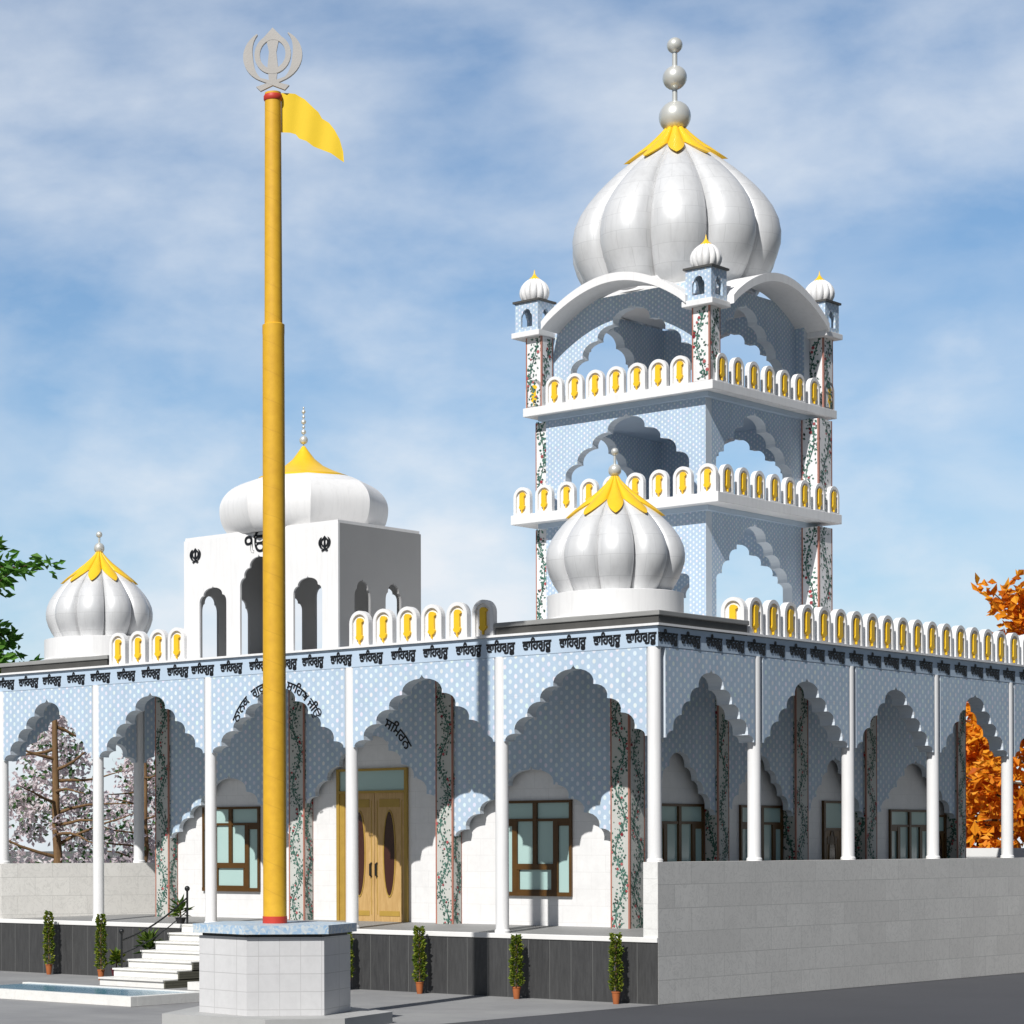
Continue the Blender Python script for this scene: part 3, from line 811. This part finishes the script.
# ================================================================== STAIRS, RAILS, POOL
S = thing('entrance_steps', (-10.06, -1.2, 0), 'white marble flight of seven steps climbing to the veranda', 'steps')
ry, tr = .16, .383
for k in range(7):
    y0 = -2.30+tr*k; ye = -.022 if k == 6 else y0+tr-.001
    m = MB(); m.box(-10.91, -9.21, y0, ye, ry*k+.001, ry*(k+1)-.036)
    m.box(-10.92, -9.20, y0-.035, ye if k < 6 else -.023, ry*(k+1)-.035, ry*(k+1)-(.001 if k < 6 else .004)); m.build('step', M['step'], S, bevel=.004)
m = MB()
for k in range(1, 7):
    y0 = -2.30+tr*k
    m.box(-10.90, -9.215, y0+.01, -.002, ry*(k-1)+.001, ry*k-.04)
for k in range(7):
    y0 = -2.30+tr*k
    m.box(-9.199, -9.17, y0+.0, -.002, ry*k+.002, ry*(k+1)-.02)
m.build('flank', M['stepside'], S)
m = MB(); m.box(-8.62, -8.1, -2.28, -1.7, .001, .15); m.build('kerb_block', M['step'], S, bevel=.005)
def handrail(x, label):
    h = thing('handrail', (x, .08, D), label, 'handrail')
    for (yy, z0, n) in ((.10, D, 1), (-1.75, ry*2, 0)):
        m = MB(); m.tube([(x, yy, z0), (x, yy, z0+.66)], .022, 8); m.sphere((x, yy, z0+.70), .055, 12); m.build('post', M['iron'], h, smooth=50)
    pts = []
    for k in range(13):
        s = k/12; pts.append((x, .10-1.85*s, D+.52-(D-ry*2)*s-.10*math.sin(math.pi*s)))
    m = MB(); m.tube(pts, .018, 7); m.tube([(a, b, c-.26) for a, b, c in pts], .011, 6)
    m.build('rail', M['iron'], h, smooth=60)
handrail(-10.86, 'black iron handrail with ball-topped posts beside the potted plants on the white steps')

Q = thing('garden_pool', (-8.3, -5.4, 0), 'shallow rectangular blue water pool with white kerb in front of the steps', 'pool')
m = MB(); ax, bx_, ay, by = -10.6, -6.05, -6.38, -4.45; k = .16
m.box(ax, bx_, ay, ay+k, .001, .17); m.box(bx_-k, bx_, ay+k+.001, by-k-.001, .001, .169); m.box(ax, bx_, by-k, by, .001, .168); m.box(ax, ax+k, ay+k+.001, by-k-.001, .001, .06)
m.build('kerb', M['step'], Q, bevel=.006)
m = MB(); m.box(ax+k+.001, bx_-k-.001, ay+k+.001, by-k-.001, .002, .150); m.build('water', M['water'], Q)

# ================================================================== FLAG PEDESTAL, POLE, FLAG
pc = Vector((-1.98, -7.40, 0))
hexp = lambda r, a0=20, n=6: [(pc.x+r*math.sin(R_(a0+360/n*k)), pc.y-r*math.cos(R_(a0+360/n*k))) for k in range(n)]
F = thing('flag_pedestal', pc, 'six-sided white tiled pedestal with blue cap on a low grey podium, carrying the flagpole', 'pedestal')
UP = lambda u, w, d: (u, w, d)
pod = [(-32, 1.76), (36.5, 1.76), (76, 1.76), (131, 1.76), (190, 1.76), (262, 1.76)]
m = MB(); m.prism([(pc.x+r*math.sin(R_(a)), pc.y-r*math.cos(R_(a))) for a, r in pod], UP, .001, .17); m.build('podium', M['podium'], F, bevel=.012)
m = MB(); m.prism(hexp(1.15), UP, .171, 1.325); m.build('body', M['pedestal'], F, bevel=.012)
m = MB(); m.prism(hexp(1.10), UP, 1.326, 1.37); m.build('recess', M['coping'], F)
m = MB(); m.prism(hexp(1.25), UP, 1.371, 1.50); m.build('cap', M['cap'], F, bevel=.012)

FPOLE = thing('flagpole', (pc.x, pc.y, 1.50), 'very tall mustard yellow flagpole topped with a silver double-sword emblem', 'flagpole')
m = MB(); m.lathe([(.178, 1.60), (.172, 6), (.165, 10.35), (.168, 10.40), (.168, 10.52), (.135, 10.54), (.13, 12), (.122, 14.02)], (pc.x, pc.y, 0), 32); m.build('pole', M['poleyel'], FPOLE, smooth=35)
m = MB(); m.lathe([(.186, 1.501), (.186, 1.605)], (pc.x, pc.y, 0), 32); m.build('red_band', M['red'], FPOLE, smooth=35)
m = MB(); m.lathe([(.128, 13.90), (.140, 13.92), (.140, 13.97), (.128, 13.99)], (pc.x, pc.y, 0), 32); m.build('red_band', M['red'], FPOLE, smooth=35)
rd = Vector((.7071, .7071, 0)); nd = Vector((.7071, -.7071, 0))
ek = Vector((math.cos(R_(35)), math.sin(R_(35)), 0)); en = Vector((ek.y, -ek.x, 0))
m = MB(); khanda(m, lambda u, w, d: tuple(Vector((pc.x, pc.y, 14.03))+ek*u*.95-en*d+Vector((0, 0, w))), .97, .05)
m.build('khanda_emblem', M['steel'], FPOLE)
# the flag
up = [(0, 455), (80, 460), (132, 490), (182, 540), (212, 565), (232, 600), (272, 625), (302, 665), (332, 720), (352, 790), (357, 850)]
lo = [(0, 680), (52, 682), (82, 690), (102, 715), (142, 730), (182, 760), (222, 775), (282, 800), (332, 835), (345, 842), (357, 850)]
px = 1/5.69/66.3
vs = []; fs = []; nj = 8
def ev(c, t):
    f = t*(len(c)-1); i = min(int(f), len(c)-2); f -= i
    return (c[i][0]*(1-f)+c[i+1][0]*f, c[i][1]*(1-f)+c[i+1][1]*f)
ni = 30
for i in range(ni+1):
    t = i/ni; a, b = ev(up, t), ev(lo, t)
    for j in range(nj+1):
        s = j/nj; x = (a[0]*(1-s)+b[0]*s); y = (a[1]*(1-s)+b[1]*s)
        wv = .009*math.sin(x*.045+s*1.2)*min(1, x/60)
        q = Vector((pc.x, pc.y, 0))+rd*(.125+x*px)+nd*wv
        vs.append((q.x, q.y, 14.02-(y-455)*px))
for i in range(ni):
    for j in range(nj):
        o = i*(nj+1)+j; fs.append((o, o+1, o+nj+2, o+nj+1))
fl = MB().add(vs, fs).build('flag', M['flag'], smooth=60, origin=(pc.x, pc.y, 13.0))
tag(fl, 'plain yellow pennant flying from the top of the tall flagpole', 'flag')

# ================================================================== POTTED PLANTS
def topiary(loc, h, label):
    o = thing('potted_topiary', loc, label, 'potted plant', 'slim topiary plants in terracotta pots along the dark plinth')
    L = Vector(loc)
    m = MB(); m.lathe([(.048, 0), (.070, .19), (.077, .19), (.077, .212), (.062, .212)], L, 16); m.build('pot', M['terracotta'], o, smooth=40)
    m = MB(); m.tube([L+Vector((0, 0, .2)), L+Vector((.005, 0, h-.1))], .012, 6); m.build('stem', M['bark'], o)
    m = MB()
    for k in range(760):
        z = .22+random.random()**.9*(h-.22); wd = .098*(1-.35*((z-.22)/(h-.22))**2)*(.82+.18*math.sin(z*23+k*.0))
        a = random.uniform(0, 6.28); r = wd*math.sqrt(random.uniform(.25, 1))
        d = Vector((math.cos(a), math.sin(a), random.uniform(-.3, .9)))
        m.leaf(L+Vector((r*math.cos(a), r*math.sin(a), z)), random.uniform(.045, .08), .045, None, d)
    m.build('foliage', M['topiary'], o)
    return o
spots = [(-14.44, -.30, 1.30, 'slim topiary in terracotta pot, farthest left one against the dark plinth'),
         (-12.13, -1.06, 1.30, 'slim topiary in larger terracotta pot just left of the white steps'),
         (-6.44, -.30, 1.12, 'slim topiary half hidden behind the right side of the flag pedestal'),
         (-4.77, -.28, 1.20, 'slim potted topiary below the wooden entrance door, first one clear of the pedestal'),
         (-2.63, -.32, 1.10, 'slim potted topiary below the window, middle of the three on the right'),
         (-.62, -.30, 1.17, 'slim potted topiary nearest the grey stone wall corner')]
for x, y, h, lab in spots: topiary((x, y, 0), h, lab)
def leafy_plant(loc, label, potmat, pot_h, h, spread, n, mat, fan=False):
    o = thing('potted_plant', loc, label, 'potted plant'); L = Vector(loc)
    m = MB(); m.lathe([(.07, 0), (.11, pot_h*.9), (.12, pot_h*.9), (.12, pot_h), (.09, pot_h)], L, 16); m.build('pot', potmat, o, smooth=40)
    m = MB(); m.tube([L+Vector((0, 0, pot_h*.8)), L+Vector((0, 0, pot_h+h*.6))], .014, 6); m.build('stem', M['barkdark'], o)
    m = MB()
    for k in range(n):
        a = random.uniform(0, 6.28); el = random.uniform(-.25, 1.25)
        d = Vector((math.cos(a)*math.cos(el), math.sin(a)*math.cos(el), math.sin(el)))
        l = spread*random.uniform(.6, 1.0)*(1 if not fan else 1.1)
        p0 = L+Vector((0, 0, pot_h+h*random.uniform(.15, .62)))
        m.leaf(p0+d*.03, l, l*(.30 if fan else .45), Vector((0, 0, 1)), d)
        m.tube([p0, p0+d*l*.4], .004, 4)
    m.build('foliage', mat, o)
leafy_plant((-11.75, -1.0, 0), 'low bushy green plant in maroon pot on the ground left of the steps', M['maroon'], .24, .46, .21, 70, M['topiary'])
leafy_plant((-11.28, -.55, 0), 'fan-leaved plant in tall dark planter halfway up beside the steps', M['darkpot'], .48, .58, .32, 46, M['broad'], True)
leafy_plant((-11.10, .16, D), 'small fan palm in dark pot on the veranda edge at the head of the steps', M['darkpot'], .12, .34, .29, 30, M['broad'], True)

# ================================================================== TREES
def limb(m, p0, d, L, r, n=5, sag=.0, jit=.12):
    pts = [Vector(p0)]; d = Vector(d).normalized(); rad = [r]
    for i in range(n):
        d = (d+Vector((random.gauss(0, jit), random.gauss(0, jit), random.gauss(0, jit)-sag))).normalized()
        pts.append(pts[-1]+d*L/n); rad.append(max(.008, r*(1-(i+1)/n*.8)))
    m.tube(pts, rad, 7)
    return pts
# --- blossom trees behind the left end
def blossom_tree(loc, H, rad, label, limbs, n, tr):
    o = thing('blossom_tree', loc, label, 'tree', 'blossom trees behind the left veranda'); L = Vector(loc)
    m = MB(); pts = [L+Vector((random.gauss(0, .02), random.gauss(0, .02), H*k/8)) for k in range(9)]
    m.tube(pts, [tr*(1-.075*k) for k in range(9)], 10)
    tips = []
    for k in range(limbs):
        z = H*(.30+.62*k/limbs); a = random.uniform(0, 6.28) if k % 3 else random.choice((R_(45), R_(225)))+random.gauss(0, .15)
        ln = rad*(1.05-.75*z/H)*1.25
        tips.append(limb(m, L+Vector((0, 0, z)), (math.cos(a), math.sin(a), random.uniform(-.15, .25)), ln, tr*.33, 5, -.02, .13))
    m.build('trunk', M['bark'], o, smooth=60)
    cl = []
    for k in range(105):
        z = H*(.12+.88*random.random()**1.15); rr = rad*max(.06, (1.08-z/H))*math.sqrt(random.uniform(.05, 1))
        a = random.uniform(0, 6.28); cl.append((L+Vector((rr*math.cos(a)-.75*rad*.5, rr*math.sin(a)+.75*rad*.5, z)), random.uniform(.14, .30)))
    m = MB()
    for k in range(n):
        c, s = random.choice(cl); p = c+Vector((random.gauss(0, s), random.gauss(0, s), random.gauss(0, s*.6)))
        m.leaf(p, random.uniform(.10, .20), random.uniform(.08, .15), None, None, 1 if random.random() < .2 else 0)
    m.build('crown', [M['blossom'], M['blossom_green']], o)
blossom_tree((-19.95, 5.15, 0), 6.3, 2.5, 'pale pink blossom tree with bare brown trunk seen through the leftmost arch', 15, 4700, .14)
blossom_tree((-21.3, 9.6, 0), 5.2, 2.7, 'pale blossom tree behind the parapet wall, seen through the second arch from the left', 9, 4300, .09)
# --- green tree entering at the left edge
o = thing('green_tree', (-26.4, 7.4, 0), 'tree with sparse bright green leaves reaching in at the left edge behind the dome', 'tree'); L = Vector(o.location)
m = MB(); tp = limb(m, L, (.02, 0, 1), 11.0, .20, 8, 0, .03); lf = MB()
for k in range(20):
    z = 5.6+5.0*k/20; a = R_(45)+random.gauss(0, .8)
    b = limb(m, L+Vector((0, 0, z)), (math.cos(a), math.sin(a), random.uniform(-.1, .45)), random.uniform(1.6, 2.9), .04, 6, .01, .16)
    for q in b[2:]:
        for _ in range(12):
            d = Vector((random.gauss(.5, 1), random.gauss(.5, 1), random.gauss(0, .6)))
            lf.leaf(q+Vector((random.gauss(0, .12), random.gauss(0, .12), random.gauss(0, .12))), random.uniform(.24, .42), random.uniform(.11, .19), None, d)
m.build('trunk', M['barkdark'], o, smooth=60); lf.build('crown', M['green'], o)
# --- orange autumn trees behind the right end
def autumn_tree(loc, H, rad, label, n, big):
    o = thing('autumn_tree', loc, label, 'tree', 'orange autumn trees behind the right arcade'); L = Vector(loc)
    m = MB(); limb(m, L, (0, 0, 1), H*.8, .20, 7, 0, .05); cl = []
    for k in range(26):
        z = H*(.18+.74*k/26); a = random.uniform(0, 6.28); ln = rad*(1.15-.6*z/H)
        b = limb(m, L+Vector((0, 0, z)), (math.cos(a), math.sin(a), random.uniform(.2, .7)), ln, .055, 5, .0, .15)
        cl += b[1:]
    for k in range(130):
        z = H*random.uniform(.12, .92); rr = rad*(1.08-.62*z/H)*math.sqrt(random.uniform(.1, 1)); a = random.uniform(0, 6.28)
        cl.append(L+Vector((rr*math.cos(a), rr*math.sin(a), z)))
    m.build('trunk', M['barkdark'], o, smooth=60)
    m = MB()
    for k in range(n):
        c = random.choice(cl); p = c+Vector((random.gauss(0, .17), random.gauss(0, .17), random.gauss(0, .16)))
        if p.z > L.z+H*.97: continue
        d = Vector((random.gauss(0, 1), random.gauss(0, 1), random.gauss(.2, .8)))
        m.leaf(p, random.uniform(.22, .42)*big, random.uniform(.13, .24)*big, None, d)
    m.build('crown', M['orange'], o)
autumn_tree((-3.6, 23.9, 0), 9.5, 3.0, 'orange autumn tree with large leaves rising above the right end of the parapet', 4300, 1.0)
autumn_tree((-7.4, 26.5, 0), 7.0, 2.6, 'lower orange autumn tree filling the arch at the far end of the arcade', 3600, 1.0)

# ================================================================== LIGHT, SKY, CAMERA
sun = bpy.data.lights.new('sun', 'SUN'); sun.energy = 5.0; sun.angle = R_(.53); sun.color = (1, .98, .95)
so = bpy.data.objects.new('sun', sun); COL.objects.link(so); so.rotation_euler = TOSUN.to_track_quat('Z', 'Y').to_euler(); so.location = (10, -30, 40)

W = bpy.data.worlds.new('World'); sc.world = W; W.use_nodes = True
nt = W.node_tree; N = nt.nodes; LK = nt.links; bg = N['Background']
sky = N.new('ShaderNodeTexSky'); sky.sky_type = 'NISHITA'; sky.sun_disc = False
sky.sun_elevation = EL; sky.sun_rotation = R_(163); sky.air_density = 1.0; sky.dust_density = .6; sky.ozone_density = 1.6
tc = N.new('ShaderNodeTexCoord')
def wn(scale, mapscale, loc, det, rough, dist):
    mp = N.new('ShaderNodeMapping'); mp.inputs['Scale'].default_value = mapscale; mp.inputs['Location'].default_value = loc
    LK.new(tc.outputs['Generated'], mp.inputs[0])
    n = N.new('ShaderNodeTexNoise'); n.inputs['Scale'].default_value = scale; n.inputs['Detail'].default_value = det
    n.inputs['Roughness'].default_value = rough; n.inputs['Distortion'].default_value = dist
    LK.new(mp.outputs[0], n.inputs['Vector']); return n.outputs[0]
def wramp(x, *st):
    r = N.new('ShaderNodeValToRGB'); LK.new(x, r.inputs[0]); e = r.color_ramp.elements
    while len(e) < len(st): e.new(.5)
    for q, (p, c) in zip(e, st): q.position = p; q.color = (c, c, c, 1)
    return r.outputs[0]
def wm(op, a, b):
    n = N.new('ShaderNodeMath'); n.operation = op
    for i, v in enumerate((a, b)):
        if isinstance(v, bpy.types.NodeSocket): LK.new(v, n.inputs[i])
        else: n.inputs[i].default_value = v
    return n.outputs[0]
c1 = wramp(wn(5.2, (1, 1, 1.9), (3.15, 1.9, .9), 8, .54, .12), (.43, 0.0), (.68, 1.0))
c2 = wramp(wn(11, (1, 1, 2.0), (.3, 5.2, 2.4), 7, .52, .15), (.40, 0.0), (.74, .9))
sep = N.new('ShaderNodeSeparateXYZ'); LK.new(tc.outputs['Generated'], sep.inputs[0])
low = wramp(sep.outputs[2], (.03, 1.0), (.14, .9), (.34, .6))
haze = wramp(sep.outputs[2], (.02, .50), (.10, .30), (.22, .12), (.36, .06))
dt = N.new('ShaderNodeVectorMath'); dt.operation = 'DOT_PRODUCT'; LK.new(tc.outputs['Generated'], dt.inputs[0]); dt.inputs[1].default_value = (-.45, .86, .22)
mask = wm('MULTIPLY', wm('MULTIPLY', wm('ADD', haze, wm('ADD', wm('MULTIPLY', c1, .85), wm('MULTIPLY', c2, .45))), low), wramp(dt.outputs['Value'], (.55, .04), (.88, 1.0)))
mx = N.new('ShaderNodeMix'); mx.data_type = 'RGBA'; mx.clamp_factor = True
tint = N.new('ShaderNodeMix'); tint.data_type = 'RGBA'; tint.blend_type = 'MULTIPLY'; tint.inputs[0].default_value = 1; 
fwd = N.new('ShaderNodeVectorMath'); fwd.operation = 'DOT_PRODUCT'; LK.new(tc.outputs['Generated'], fwd.inputs[0]); fwd.inputs[1].default_value = (-.62, .75, .18)
tcol = N.new('ShaderNodeMix'); tcol.data_type = 'RGBA'; tcol.inputs[6].default_value = (.37, .37, .38, 1); tcol.inputs[7].default_value = (.68, .94, 1.12, 1)
LK.new(wramp(fwd.outputs['Value'], (.40, 0.0), (.86, 1.0)), tcol.inputs[0]); LK.new(tcol.outputs[2], tint.inputs[7])
LK.new(sky.outputs[0], tint.inputs[6])
LK.new(mask, mx.inputs[0]); LK.new(tint.outputs[2], mx.inputs[6]); mx.inputs[7].default_value = (8.2, 8.7, 9.3, 1)
LK.new(mx.outputs[2], bg.inputs[0]); bg.inputs[1].default_value = .10

CF, CCX, ROLL, H0, EYE = 2415.0, 115.0, .0025, 846.0, 2.67
d = Vector((-1, 1, 0))/math.sqrt(2); r = Vector((1, 1, 0))/math.sqrt(2); u = Vector((0, 0, 1))
Z0 = CF/60
cpos = Vector((0, 0, EYE))-d*Z0-r*(657.5-CCX)/CF*Z0
Rv = r*math.cos(ROLL)-u*math.sin(ROLL); Uv = u*math.cos(ROLL)+r*math.sin(ROLL)
cam = bpy.data.cameras.new('camera'); co = bpy.data.objects.new('camera', cam); COL.objects.link(co)
mat = Matrix.Identity(4)
for i in range(3): mat[i][0] = Rv[i]; mat[i][1] = Uv[i]; mat[i][2] = -d[i]; mat[i][3] = cpos[i]
co.matrix_world = mat
cam.sensor_width = 36; cam.lens = 36*CF/1024; cam.shift_x = (512-CCX)/1024; cam.shift_y = (H0-512)/1024
cam.clip_start = .5; cam.clip_end = 3000
sc.camera = co
sc.view_settings.view_transform = 'Standard'; sc.view_settings.look = 'None'; sc.view_settings.exposure = 0
sc.cycles.max_bounces = 6
